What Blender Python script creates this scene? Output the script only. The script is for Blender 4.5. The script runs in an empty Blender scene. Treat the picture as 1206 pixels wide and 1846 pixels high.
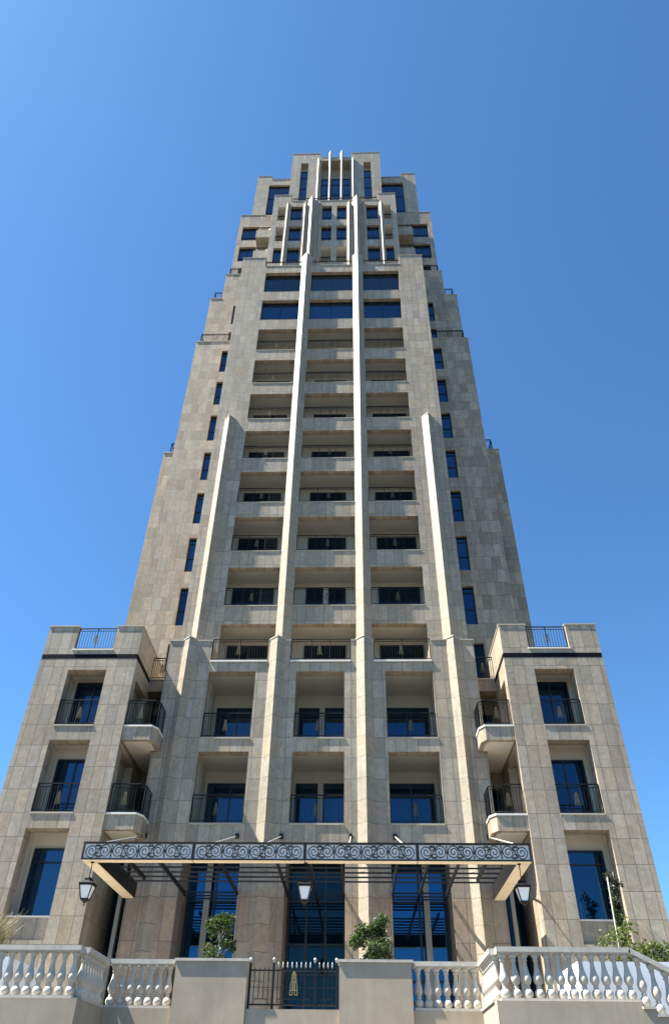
import bpy, math, random
import numpy as np
from mathutils import Vector, Matrix

random.seed(7)
SC = bpy.context.scene
COL = SC.collection
R_ = math.radians

# ------------------------------------------------------------------ camera
cam = bpy.data.objects.new('camera', bpy.data.cameras.new('camera'))
COL.objects.link(cam)
SC.camera = cam
cam.data.sensor_fit = 'HORIZONTAL'
cam.data.sensor_width = 36.0
cam.data.lens = 36.0 * 1312.43 / 1206.0
cam.data.clip_start = 0.1
cam.data.clip_end = 5000.0
_p, _y, _r = R_(39.6619), R_(-1.98899), R_(0.798786)
_f = Vector((math.sin(_y) * math.cos(_p), math.cos(_y) * math.cos(_p), math.sin(_p)))
_rt = Vector((math.cos(_y), -math.sin(_y), 0))
_up = _rt.cross(_f)
_rt2 = _rt * math.cos(_r) + _up * math.sin(_r)
_up2 = -_rt * math.sin(_r) + _up * math.cos(_r)
cam.matrix_world = Matrix(((_rt2.x, _up2.x, -_f.x, 1.429), (_rt2.y, _up2.y, -_f.y, 0), (_rt2.z, _up2.z, -_f.z, 0), (0, 0, 0, 1)))
# the eye is the origin height: the street lies 1.6 m below it

# ------------------------------------------------------------------ sky, sun, exposure
SUN_D = Vector((1.0, 0.157, -1.54)).normalized()          # the way the light travels
elev = math.asin(-SUN_D.z)
to_sun = -SUN_D
W = bpy.data.worlds.new("World")
SC.world = W
W.use_nodes = True
nt = W.node_tree
bg = nt.nodes['Background']
sky = nt.nodes.new('ShaderNodeTexSky')
sky.sky_type = 'NISHITA'
sky.sun_disc = False
sky.sun_elevation = elev
sky.sun_rotation = math.atan2(to_sun.x, to_sun.y)
sky.altitude = 800
sky.air_density = 1.0
sky.dust_density = 0.7
sky.ozone_density = 3.0
tint = nt.nodes.new('ShaderNodeMix')
tint.data_type = 'RGBA'; tint.blend_type = 'MULTIPLY'
tint.inputs[0].default_value = 1.0
tint.inputs[7].default_value = (0.62, 1.0, 1.22, 1)        # a clear dry-climate blue
nt.links.new(sky.outputs[0], tint.inputs[6])
nt.links.new(tint.outputs[2], bg.inputs[0])
bg.inputs[1].default_value = 0.054
sun = bpy.data.objects.new('sun', bpy.data.lights.new('sun', 'SUN'))
COL.objects.link(sun)
sun.data.energy = 5.0
sun.data.angle = R_(0.53)
sun.data.color = (1.0, 0.95, 0.85)
sun.rotation_euler = SUN_D.to_track_quat('-Z', 'Y').to_euler()
SC.view_settings.view_transform = 'Standard'
SC.view_settings.look = 'None'
SC.view_settings.exposure = 1.84
SC.view_settings.gamma = 1.0

# ------------------------------------------------------------------ materials
def new_mat(name):
    m = bpy.data.materials.new(name)
    m.use_nodes = True
    return m, m.node_tree, m.node_tree.nodes['Principled BSDF']

def N(nt, t, **kw):
    n = nt.nodes.new(t)
    for k, v in kw.items():
        setattr(n, k, v)
    return n

def math_node(nt, op, a, b=None):
    n = N(nt, 'ShaderNodeMath', operation=op)
    for i, v in enumerate((a, b)):
        if v is None:
            continue
        if isinstance(v, (int, float)):
            n.inputs[i].default_value = v
        else:
            nt.links.new(v, n.inputs[i])
    return n.outputs[0]

def mixc(nt, kind, fac, a, b):
    n = N(nt, 'ShaderNodeMix', data_type='RGBA', blend_type=kind)
    for s, v in ((n.inputs[0], fac), (n.inputs[6], a), (n.inputs[7], b)):
        if isinstance(v, (int, float)):
            s.default_value = v
        elif isinstance(v, tuple):
            s.default_value = (*v, 1)
        else:
            nt.links.new(v, s)
    return n.outputs[2]

def ramp(nt, fac, stops):
    n = N(nt, 'ShaderNodeValToRGB')
    e = n.color_ramp.elements
    while len(e) < len(stops):
        e.new(0.5)
    for i, (p, c) in enumerate(stops):
        e[i].position = p
        e[i].color = (*c, 1) if isinstance(c, tuple) else (c, c, c, 1)
    nt.links.new(fac, n.inputs[0])
    return n.outputs[0]

def noise(nt, vec, scale, detail=4, rough=0.55, dist=0.0):
    n = N(nt, 'ShaderNodeTexNoise')
    n.inputs['Scale'].default_value = scale
    n.inputs['Detail'].default_value = detail
    n.inputs['Roughness'].default_value = rough
    n.inputs['Distortion'].default_value = dist
    nt.links.new(vec, n.inputs['Vector'])
    return n.outputs['Fac']

def stone_mat(name, tw, th, c1, c2, joint=0.009, x0=0.0, z0=18.33, offset=0.0, spread=1.0, vein=1.0, warm=0.0):
    m, nt, b = new_mat(name)
    geo = N(nt, 'ShaderNodeNewGeometry')
    pos = N(nt, 'ShaderNodeSeparateXYZ')
    nt.links.new(geo.outputs['Position'], pos.inputs[0])
    nor = N(nt, 'ShaderNodeSeparateXYZ')
    nt.links.new(geo.outputs['True Normal'], nor.inputs[0])
    ax = math_node(nt, 'GREATER_THAN', math_node(nt, 'ABSOLUTE', nor.outputs[0]), 0.86)
    az = math_node(nt, 'GREATER_THAN', math_node(nt, 'ABSOLUTE', nor.outputs[2]), 0.7)
    def pick(f, a, c):      # f ? c : a
        return math_node(nt, 'ADD', math_node(nt, 'MULTIPLY', a, math_node(nt, 'SUBTRACT', 1.0, f)), math_node(nt, 'MULTIPLY', c, f))
    u = pick(ax, math_node(nt, 'SUBTRACT', pos.outputs[0], x0), pos.outputs[1])
    v = pick(az, math_node(nt, 'SUBTRACT', pos.outputs[2], z0), pos.outputs[1])
    com = N(nt, 'ShaderNodeCombineXYZ')
    nt.links.new(math_node(nt, 'ADD', u, 200 * tw), com.inputs[0])
    nt.links.new(math_node(nt, 'ADD', v, 100 * th), com.inputs[1])
    br = N(nt, 'ShaderNodeTexBrick', offset=offset, offset_frequency=2, squash=1.0)
    br.inputs['Scale'].default_value = 1.0
    br.inputs['Brick Width'].default_value = tw
    br.inputs['Row Height'].default_value = th
    br.inputs['Mortar Size'].default_value = joint
    br.inputs['Mortar Smooth'].default_value = 0.15
    br.inputs['Bias'].default_value = 0.0
    br.inputs['Color1'].default_value = (0, 0, 0, 1)
    br.inputs['Color2'].default_value = (1, 1, 1, 1)
    br.inputs['Mortar'].default_value = (0.5, 0.5, 0.5, 1)
    nt.links.new(com.outputs[0], br.inputs['Vector'])
    tone = ramp(nt, br.outputs['Color'], [(0.0, c1), (0.45, tuple((p + q) / 2 for p, q in zip(c1, c2))), (1.0, c2)])
    # second per-tile hue: a cell value per tile
    fl = N(nt, 'ShaderNodeCombineXYZ')
    nt.links.new(math_node(nt, 'FLOOR', math_node(nt, 'DIVIDE', com.inputs[0].links[0].from_socket, tw)), fl.inputs[0])
    nt.links.new(math_node(nt, 'FLOOR', math_node(nt, 'DIVIDE', com.inputs[1].links[0].from_socket, th)), fl.inputs[1])
    wn = N(nt, 'ShaderNodeTexWhiteNoise', noise_dimensions='3D')
    nt.links.new(fl.outputs[0], wn.inputs['Vector'])
    tone = mixc(nt, 'MULTIPLY', 1.0, tone, ramp(nt, wn.outputs['Value'], [(0.0, (0.96, 0.99, 1.03)), (0.55, (1, 1, 1)), (1.0, (1.05, 1.0, 0.94))]))
    # veins: each tile takes its own cut of the block
    vadd = N(nt, 'ShaderNodeVectorMath', operation='ADD')
    sc = N(nt, 'ShaderNodeVectorMath', operation='SCALE')
    sc.inputs[3].default_value = 7.0
    nt.links.new(wn.outputs['Color'], sc.inputs[0])
    nt.links.new(geo.outputs['Position'], vadd.inputs[0])
    nt.links.new(sc.outputs[0], vadd.inputs[1])
    n1 = noise(nt, vadd.outputs[0], 2.2, 6, 0.62, 1.8)
    n2 = noise(nt, vadd.outputs[0], 9.0, 5, 0.6, 2.5)
    n3 = noise(nt, geo.outputs['Position'], 0.12, 3, 0.5)
    lo, hi = 1 - 0.20 * vein, 1 + 0.16 * vein
    tone = mixc(nt, 'MULTIPLY', 1.0, tone, ramp(nt, n1, [(0.3, lo), (0.7, hi)]))
    tone = mixc(nt, 'MULTIPLY', 1.0, tone, ramp(nt, n2, [(0.30, 1 - 0.16 * vein), (0.48, 1.0), (0.70, 1 + 0.14 * vein)]))
    tone = mixc(nt, 'MULTIPLY', 1.0, tone, ramp(nt, n3, [(0.3, 0.92), (0.7, 1.07)]))
    # rain streaks
    st = N(nt, 'ShaderNodeVectorMath', operation='MULTIPLY')
    st.inputs[1].default_value = (5.0, 5.0, 0.18)
    nt.links.new(geo.outputs['Position'], st.inputs[0])
    n4 = noise(nt, st.outputs[0], 1.0, 4, 0.6)
    tone = mixc(nt, 'MULTIPLY', 1.0, tone, ramp(nt, n4, [(0.32, 0.86), (0.5, 1.0), (0.75, 1.05)]))
    col = mixc(nt, 'MIX', math_node(nt, 'MULTIPLY', br.outputs['Fac'], 0.88), tone, (0.09, 0.085, 0.075))
    nt.links.new(col, b.inputs['Base Color'])
    b.inputs['Roughness'].default_value = 0.55
    b.inputs['Specular IOR Level'].default_value = 0.28
    bp = N(nt, 'ShaderNodeBump')
    bp.inputs['Strength'].default_value = 0.25
    bp.inputs['Distance'].default_value = 0.01
    nt.links.new(math_node(nt, 'SUBTRACT', math_node(nt, 'MULTIPLY', n2, 0.15), br.outputs['Fac']), bp.inputs['Height'])
    nt.links.new(bp.outputs[0], b.inputs['Normal'])
    return m

def plain_mat(name, col, rough=0.6, var=0.1, scale=3.0, metal=0.0, spec=0.4, bump=0.0, bscale=60.0, streak=0.0):
    m, nt, b = new_mat(name)
    geo = N(nt, 'ShaderNodeNewGeometry')
    n1 = noise(nt, geo.outputs['Position'], scale, 6, 0.6, 0.5)
    n2 = noise(nt, geo.outputs['Position'], scale * 0.17, 3, 0.5)
    c = mixc(nt, 'MULTIPLY', 1.0, col, ramp(nt, n1, [(0.25, 1 - var), (0.75, 1 + var)]))
    c = mixc(nt, 'MULTIPLY', 1.0, c, ramp(nt, n2, [(0.25, 1 - var * 0.8), (0.75, 1 + var * 0.6)]))
    if streak:
        sv = N(nt, 'ShaderNodeVectorMath', operation='MULTIPLY')
        sv.inputs[1].default_value = (7.0, 7.0, 0.5)
        nt.links.new(geo.outputs['Position'], sv.inputs[0])
        c = mixc(nt, 'MULTIPLY', 1.0, c, ramp(nt, noise(nt, sv.outputs[0], 1.0, 5, 0.65), [(0.34, (1 - streak, 1 - streak * 1.05, 1 - streak * 1.2)), (0.52, 1.0), (0.75, 1 + streak * 0.3)]))
    nt.links.new(c, b.inputs['Base Color'])
    b.inputs['Roughness'].default_value = rough
    b.inputs['Metallic'].default_value = metal
    b.inputs['Specular IOR Level'].default_value = spec
    if bump:
        bp = N(nt, 'ShaderNodeBump')
        bp.inputs['Strength'].default_value = bump
        bp.inputs['Distance'].default_value = 0.004
        nt.links.new(noise(nt, geo.outputs['Position'], bscale, 3, 0.6), bp.inputs['Height'])
        nt.links.new(bp.outputs[0], b.inputs['Normal'])
    return m

def glass_mat(name, base, f0_ior, tint, wob=0.02):
    m, nt, b = new_mat(name)
    geo = N(nt, 'ShaderNodeNewGeometry')
    rnd = N(nt, 'ShaderNodeObjectInfo')
    c = mixc(nt, 'MULTIPLY', 1.0, base, ramp(nt, rnd.outputs['Random'], [(0.0, 0.5), (1.0, 1.7)]))
    nt.links.new(c, b.inputs['Base Color'])
    b.inputs['Roughness'].default_value = 0.02
    b.inputs['IOR'].default_value = f0_ior
    nt.links.new(mixc(nt, 'MULTIPLY', 1.0, tint, ramp(nt, rnd.outputs['Random'], [(0.0, (0.72, 0.78, 0.80)), (0.5, (1, 1, 1)), (1.0, (1.25, 1.12, 1.06))])), b.inputs['Specular Tint'])
    bp = N(nt, 'ShaderNodeBump')
    bp.inputs['Strength'].default_value = wob
    bp.inputs['Distance'].default_value = 0.05
    nt.links.new(noise(nt, geo.outputs['Position'], 1.1, 2, 0.5), bp.inputs['Height'])
    nt.links.new(bp.outputs[0], b.inputs['Normal'])
    return m

def leaf_mat(name, ca, cb):
    m, nt, b = new_mat(name)
    geo = N(nt, 'ShaderNodeNewGeometry')
    nt.links.new(ramp(nt, geo.outputs['Random Per Island'], [(0.0, ca), (0.7, tuple((p + q) / 2 for p, q in zip(ca, cb))), (1.0, cb)]), b.inputs['Base Color'])
    b.inputs['Roughness'].default_value = 0.45
    b.inputs['Specular IOR Level'].default_value = 0.45
    tr = N(nt, 'ShaderNodeBsdfTranslucent')
    tr.inputs[0].default_value = (cb[0] * 1.3, cb[1] * 1.4, cb[2] * 0.8, 1)
    mx = N(nt, 'ShaderNodeMixShader')
    mx.inputs[0].default_value = 0.3
    nt.links.new(b.outputs[0], mx.inputs[1])
    nt.links.new(tr.outputs[0], mx.inputs[2])
    nt.links.new(mx.outputs[0], nt.nodes['Material Output'].inputs[0])
    return m

STONE = stone_mat('travertine_front', 0.42, 0.797, (0.305, 0.252, 0.187), (0.407, 0.343, 0.259))
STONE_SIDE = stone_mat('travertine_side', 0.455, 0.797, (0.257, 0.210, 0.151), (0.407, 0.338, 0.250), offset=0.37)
STONE_CROWN = stone_mat('travertine_crown', 0.40, 0.797, (0.321, 0.272, 0.206), (0.399, 0.343, 0.264))
STONE_FIN = stone_mat('travertine_fin', 5.0, 0.797, (0.295, 0.255, 0.193), (0.344, 0.299, 0.227), x0=2.5)
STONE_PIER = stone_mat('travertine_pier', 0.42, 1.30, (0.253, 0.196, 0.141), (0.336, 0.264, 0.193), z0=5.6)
CAP = plain_mat('coping_stone', (0.40, 0.355, 0.27), 0.6, 0.12, 2.0)
WHITE_STONE = plain_mat('white_sill_stone', (0.74, 0.71, 0.64), 0.5, 0.08, 3.0)
RENDER = plain_mat('cream_render', (0.64, 0.60, 0.515), 0.8, 0.06, 1.5, bump=0.1)
BLACK = plain_mat('black_iron', (0.008, 0.008, 0.009), 0.5, 0.2, 5.0, 0.0, 0.3)
FRAME = plain_mat('dark_window_frame', (0.010, 0.011, 0.013), 0.35, 0.2, 5.0, 0.0, 0.5)
BANDM = plain_mat('dark_band', (0.005, 0.005, 0.009), 0.8, 0.1, 3.0, 0.0, 0.1)
GOLD = plain_mat('pale_gold_metal', (0.42, 0.33, 0.13), 0.45, 0.1, 9.0, 0.35, 0.5)
GOLD_SHADED = plain_mat('shaded_gold_metal', (0.15, 0.125, 0.065), 0.5, 0.1, 9.0, 0.35, 0.4)  # the gold darkened: balcony shade is put into the emblem colour
GLASS = glass_mat('blue_window_glass', (0.004, 0.010, 0.022), 2.35, (0.16, 0.42, 0.70))
GLASS_MID = glass_mat('smoky_window_glass', (0.008, 0.012, 0.016), 1.8, (0.36, 0.58, 0.72))
GLASS_SHOP = glass_mat('shop_window_glass', (0.003, 0.008, 0.018), 2.7, (0.12, 0.41, 0.76))
GLASS_DK = glass_mat('dark_window_glass', (0.004, 0.007, 0.012), 1.5, (0.22, 0.62, 0.80))
PLASTER = plain_mat('beige_wall_plaster', (0.42, 0.345, 0.255), 0.85, 0.13, 1.6, bump=0.4, bscale=70, streak=0.07)
LIME = plain_mat('white_painted_cast_stone', (0.53, 0.485, 0.41), 0.6, 0.13, 7.0, bump=0.35, bscale=120, streak=0.12)
WHITEW = plain_mat('white_wall_paint', (0.80, 0.80, 0.80), 0.7, 0.05, 1.2)
CREAM = plain_mat('cream_soffit_panel', (0.78, 0.66, 0.47), 0.6, 0.05, 1.5)
FROST = plain_mat('pale_backing_panel', (0.80, 0.79, 0.77), 0.7, 0.05, 2.0)
MILK = plain_mat('milk_glass', (0.82, 0.83, 0.84), 0.25, 0.03, 3.0)
STEEL = plain_mat('bare_steel_rod', (0.46, 0.45, 0.43), 0.4, 0.1, 12.0, 0.3)
POSTM = plain_mat('grey_painted_post', (0.27, 0.26, 0.225), 0.5, 0.08, 3.0)
BARK = plain_mat('bark', (0.20, 0.165, 0.12), 0.9, 0.25, 18.0)
TERRA = plain_mat('terracotta_pot', (0.36, 0.17, 0.09), 0.8, 0.15, 6.0)
STREETM = plain_mat('pale_street_paving', (0.075, 0.066, 0.053), 0.9, 0.15, 0.8, bump=0.2)
PAVE = plain_mat('terrace_paving', (0.32, 0.29, 0.25), 0.8, 0.12, 1.0)
LEAF = leaf_mat('laurel_leaf', (0.013, 0.028, 0.008), (0.058, 0.092, 0.024))
LEAF_HEDGE = leaf_mat('hedge_leaf', (0.03, 0.05, 0.012), (0.15, 0.18, 0.05))
LEAF_DARK = leaf_mat('dark_climber_leaf', (0.008, 0.018, 0.006), (0.035, 0.055, 0.018))
LEAF_DRY = leaf_mat('dry_grass_leaf', (0.13, 0.105, 0.045), (0.38, 0.33, 0.17))
PETAL = leaf_mat('pink_petal', (0.45, 0.10, 0.16), (0.75, 0.30, 0.34))

# ------------------------------------------------------------------ mesh helpers
ORG = {}

class MB:
    def __init__(s):
        s.v, s.f, s.mi, s.sm = [], [], [], []
    def face(s, idx, mi=0, smooth=False):
        s.f.append(tuple(idx)); s.mi.append(mi); s.sm.append(smooth)
    def quad(s, a, b, c, d, mi=0):
        n = len(s.v)
        s.v += [a, b, c, d]
        s.face((n, n + 1, n + 2, n + 3), mi)
    def box(s, x0, x1, y0, y1, z0, z1, mi=0):
        n = len(s.v)
        s.v += [(x0, y0, z0), (x1, y0, z0), (x1, y1, z0), (x0, y1, z0), (x0, y0, z1), (x1, y0, z1), (x1, y1, z1), (x0, y1, z1)]
        for q in ((0, 3, 2, 1), (4, 5, 6, 7), (0, 1, 5, 4), (1, 2, 6, 5), (2, 3, 7, 6), (3, 0, 4, 7)):
            s.face([n + i for i in q], mi)
        return s
    def prism(s, poly, z0, z1, mi=0):           # poly counter-clockwise seen from above
        n, k = len(s.v), len(poly)
        s.v += [(x, y, z0) for x, y in poly] + [(x, y, z1) for x, y in poly]
        s.face([n + i for i in reversed(range(k))], mi)
        s.face([n + k + i for i in range(k)], mi)
        for i in range(k):
            j = (i + 1) % k
            s.face((n + i, n + j, n + k + j, n + k + i), mi)
        return s
    def tube(s, pts, r, sides=6, r2=None, mi=0, smooth=True):
        P = [Vector(p) for p in pts]
        n0 = len(s.v)
        up = Vector((0.31, 0.77, 0.56))
        for i, p in enumerate(P):
            d = (P[min(i + 1, len(P) - 1)] - P[max(i - 1, 0)]).normalized()
            a = d.cross(up)
            if a.length < 1e-3:
                a = d.cross(Vector((1, 0, 0)))
            a.normalize()
            b = d.cross(a)
            rr = r if r2 is None else r + (r2 - r) * i / max(1, len(P) - 1)
            for k in range(sides):
                t = 2 * math.pi * k / sides
                s.v.append(tuple(p + a * (rr * math.cos(t)) + b * (rr * math.sin(t))))
        for i in range(len(P) - 1):
            for k in range(sides):
                k2 = (k + 1) % sides
                s.face((n0 + i * sides + k, n0 + i * sides + k2, n0 + (i + 1) * sides + k2, n0 + (i + 1) * sides + k), mi, smooth)
        s.face([n0 + k for k in reversed(range(sides))], mi)
        s.face([n0 + (len(P) - 1) * sides + k for k in range(sides)], mi)
        return s
    def lathe(s, cx, cy, z, prof, sides=12, mi=0):   # prof: (radius, height) from the bottom
        n0 = len(s.v)
        for r, h in prof:
            for k in range(sides):
                t = 2 * math.pi * (k + 0.5) / sides
                s.v.append((cx + r * math.cos(t), cy + r * math.sin(t), z + h))
        for i in range(len(prof) - 1):
            for k in range(sides):
                k2 = (k + 1) % sides
                s.face((n0 + i * sides + k, n0 + i * sides + k2, n0 + (i + 1) * sides + k2, n0 + (i + 1) * sides + k), mi, True)
        s.face([n0 + k for k in reversed(range(sides))], mi)
        s.face([n0 + (len(prof) - 1) * sides + k for k in range(sides)], mi)
        return s
    def beam(s, a, b, w, h, mi=0):              # square bar between two points, w across, h upright
        a, b = Vector(a), Vector(b)
        d = (b - a).normalized()
        side = d.cross(Vector((0, 0, 1)))
        if side.length < 1e-4:
            side = Vector((1, 0, 0))
        side.normalize()
        u = side.cross(d)
        n = len(s.v)
        for p in (a, b):
            for i, j in ((-1, -1), (1, -1), (1, 1), (-1, 1)):
                s.v.append(tuple(p + side * (w / 2 * i) + u * (h / 2 * j)))
        for q in ((0, 3, 2, 1), (4, 5, 6, 7), (0, 1, 5, 4), (1, 2, 6, 5), (2, 3, 7, 6), (3, 0, 4, 7)):
            s.face([n + i for i in q], mi)
        return s
    def build(s, name, mats, parent=None, org=None):
        if org is None:
            org = ORG[parent.name] if parent else Vector((0, 0, 0))
        me = bpy.data.meshes.new(name)
        me.from_pydata([(x - org[0], y - org[1], z - org[2]) for x, y, z in s.v], [], s.f)
        for m in (mats if isinstance(mats, (list, tuple)) else [mats]):
            me.materials.append(m)
        me.polygons.foreach_set('material_index', s.mi)
        me.polygons.foreach_set('use_smooth', s.sm)
        me.update()
        o = bpy.data.objects.new(name, me)
        COL.objects.link(o)
        if parent:
            o.parent = parent
        else:
            o.location = org
        ORG[o.name] = Vector(org)
        return o

def solid(ops, mb=None):
    """boxes added ('+') and cut away ('-') on one grid; a cut's last value is the material shown on the faces it opens"""
    mb = mb or MB()
    ax = [sorted({round(v, 4) for o in ops for v in o[1][2 * i:2 * i + 2]}) for i in range(3)]
    n = [len(a) - 1 for a in ax]
    fill = np.zeros(n, bool); tag = np.zeros(n, int)
    for o in ops:
        sl = tuple(slice(ax[i].index(round(o[1][2 * i], 4)), ax[i].index(round(o[1][2 * i + 1], 4))) for i in range(3))
        fill[sl] = o[0] == '+'
        tag[sl] = 0 if o[0] == '+' else (o[2] if len(o) > 2 else 0)
    idx = {}
    def vert(i, j, k):
        if (i, j, k) not in idx:
            idx[(i, j, k)] = len(mb.v)
            mb.v.append((ax[0][i], ax[1][j], ax[2][k]))
        return idx[(i, j, k)]
    pad = np.pad(fill, 1); tp = np.pad(tag, 1)
    corner = {0: ((0, 0), (1, 0), (1, 1), (0, 1))}
    for i, j, k in np.argwhere(fill):
        for d in range(3):
            for sgn in (-1, 1):
                q = [i + 1, j + 1, k + 1]; q[d] += sgn
                if pad[tuple(q)]:
                    continue
                e = [i, j, k]
                if sgn > 0:
                    e[d] += 1
                a, b = (d + 1) % 3, (d + 2) % 3
                ids = []
                for u, w in ((0, 0), (1, 0), (1, 1), (0, 1)):
                    c = list(e); c[a] += u; c[b] += w
                    ids.append(vert(*c))
                if sgn < 0:
                    ids.reverse()
                mb.face(ids, int(tp[tuple(q)]))
    return mb

def mir(b):
    return (-b[1], -b[0], *b[2:])

def both(op, b, *m):
    return [(op, b, *m), (op, mir(b), *m)]

def empty(name, loc, label, cat, group=None):
    o = bpy.data.objects.new(name, None)
    o.empty_display_size = 0.3
    COL.objects.link(o)
    o.location = loc
    ORG[o.name] = Vector(loc)
    o['label'] = label; o['category'] = cat
    if group:
        o['group'] = group
    return o

def tag(o, label, cat, group=None):
    o['label'] = label; o['category'] = cat
    if group:
        o['group'] = group
    return o

# ------------------------------------------------------------------ ground
g = MB(); g.box(-400, 400, -400, 600, -2.6, -1.6)
o = g.build('street', STREETM); o['kind'] = 'structure'
g = MB(); g.box(-14, 14, 18.35, 27.6, -1.596, 1.6)
o = g.build('terrace', PAVE); o['kind'] = 'structure'

# ------------------------------------------------------------------ the tower
tower = empty('hotel_tower', (0, 30, -1.6), 'tall stepped stone tower with pale pointed fins and two low balconied wings', 'tower')
H = 3.187
c = lambda k: 18.33 + H * k

def window(x0, x1, z0, z1, y, cols=(), rows=(), glass=None, name='window', fw=0.055, parent=tower):
    f = MB()
    yf, yb = y - 0.05, y + 0.04
    f.box(x0, x1, yf, yb, z1 - fw, z1)
    f.box(x0, x1, yf, yb, z0, z0 + fw)
    f.box(x0, x0 + fw, yf, yb, z0 + fw, z1 - fw)
    f.box(x1 - fw, x1, yf, yb, z0 + fw, z1 - fw)
    edges = [x0 + fw] + [x0 + (x1 - x0) * t for t in cols] + [x1 - fw]
    for t in cols:
        xm = x0 + (x1 - x0) * t
        f.box(xm - fw * 0.55, xm + fw * 0.55, yf + 0.004, yb - 0.004, z0 + fw, z1 - fw)
    for t in rows:
        zm = z0 + (z1 - z0) * t
        f.box(x0 + fw, x1 - fw, yf + 0.009, yb - 0.009, zm - fw * 0.5, zm + fw * 0.5)
    fr = f.build(name, FRAME, parent)
    p = MB()
    p.box(x0 + fw * 0.5, x1 - fw * 0.5, y, y + 0.02, z0 + fw * 0.5, z1 - fw * 0.5)
    p.build('pane', glass or GLASS, fr)
    return fr

def emblem_mb(cx, cy, cz, h, th=0.012, wide=0.9):
    m = MB(); u = h / 2.05 * wide
    Y0, Y1 = cy - th, cy
    def bar(xa, za, xb, zb, w=0.062):
        a, b = Vector((cx + xa * u, 0, cz + za * h)), Vector((cx + xb * u, 0, cz + zb * h))
        d = (b - a).normalized(); nn = Vector((-d.z, 0, d.x)) * (w * h / 4.1)
        q = [a - nn, b - nn, b + nn, a + nn]
        n = len(m.v)
        m.v += [(p.x, Y0, p.z) for p in q] + [(p.x, Y1, p.z) for p in q]
        for fc in ((0, 1, 2, 3), (7, 6, 5, 4), (0, 4, 5, 1), (1, 5, 6, 2), (2, 6, 7, 3), (3, 7, 4, 0)):
            m.face([n + i for i in fc])
    for s in (-1, 1):
        bar(s * .46, 0, s * .41, .2); bar(s * .5, .02, s * .1, .02); bar(s * .13, 0, s * .13, .2)
        bar(s * .40, .2, s * .32, .58); bar(s * .12, .2, s * .10, .58, .1)
        bar(s * .29, .58, s * .23, .88); bar(s * .08, .58, s * .07, .88)
    bar(-.45, .21, .45, .21); bar(-.35, .58, .35, .58, .12); bar(-.28, .75, .28, .75, .14)
    bar(-.27, .88, .27, .88, .12); bar(-.13, .95, .13, .95, .22)
    return m

def railing(path, z, h=1.0, parent=tower, emblem=None, step=0.105, posts=True, name='railing'):
    m = MB()
    for (xa, ya), (xb, yb) in zip(path[:-1], path[1:]):
        L = math.hypot(xb - xa, yb - ya)
        if L < 0.02:
            continue
        A = lambda t, zz: (xa + (xb - xa) * t, ya + (yb - ya) * t, zz)
        m.beam(A(0, z + h), A(1, z + h), 0.05, 0.035)
        m.beam(A(0, z + h - 0.11), A(1, z + h - 0.11), 0.022, 0.022)
        m.beam(A(0, z + 0.09), A(1, z + 0.09), 0.022, 0.022)
        k = max(1, int(round(L / step)))
        np_ = max(1, int(round(L / 0.95)))
        pk = {int(round(k * i / np_)) for i in range(np_ + 1)}
        for i in range(k + 1):
            w = 0.034 if (i in pk and posts) else 0.014
            x, y, _ = A(i / k, 0)
            m.box(x - w / 2, x + w / 2, y - w / 2, y + w / 2, z, z + (h if w > 0.02 else h - 0.1))
    r = m.build(name, BLACK, parent)
    if emblem:
        ex, ey = emblem
        emblem_mb(ex, ey - 0.02, z + 0.27, 0.43).build('emblem', GOLD_SHADED, r)
    return r

def coping(x0, x1, y0, y1, z, over=0.05, th=0.07, mat=None, name='coping', parent=tower):
    m = MB(); m.box(x0 - over, x1 + over, y0 - over, y1 + over, z, z + th)
    return m.build(name, mat or CAP, parent)

def fin(xc, hw, p, y, z0, z1, mat=STONE_FIN, cap=True):
    m = MB()
    m.prism([(xc - hw, y + 0.05), (xc - hw, y), (xc, y - p), (xc + hw, y), (xc + hw, y + 0.05)], z0, z1)
    f = m.build('fin', mat, tower)
    if cap:
        k = MB()
        k.prism([(xc - hw - .03, y + 0.05), (xc - hw - .03, y), (xc, y - p - .04), (xc + hw + .03, y), (xc + hw + .03, y + 0.05)], z1, z1 + 0.05)
        k.build('fin_cap', CAP, f)
    return f

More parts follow.
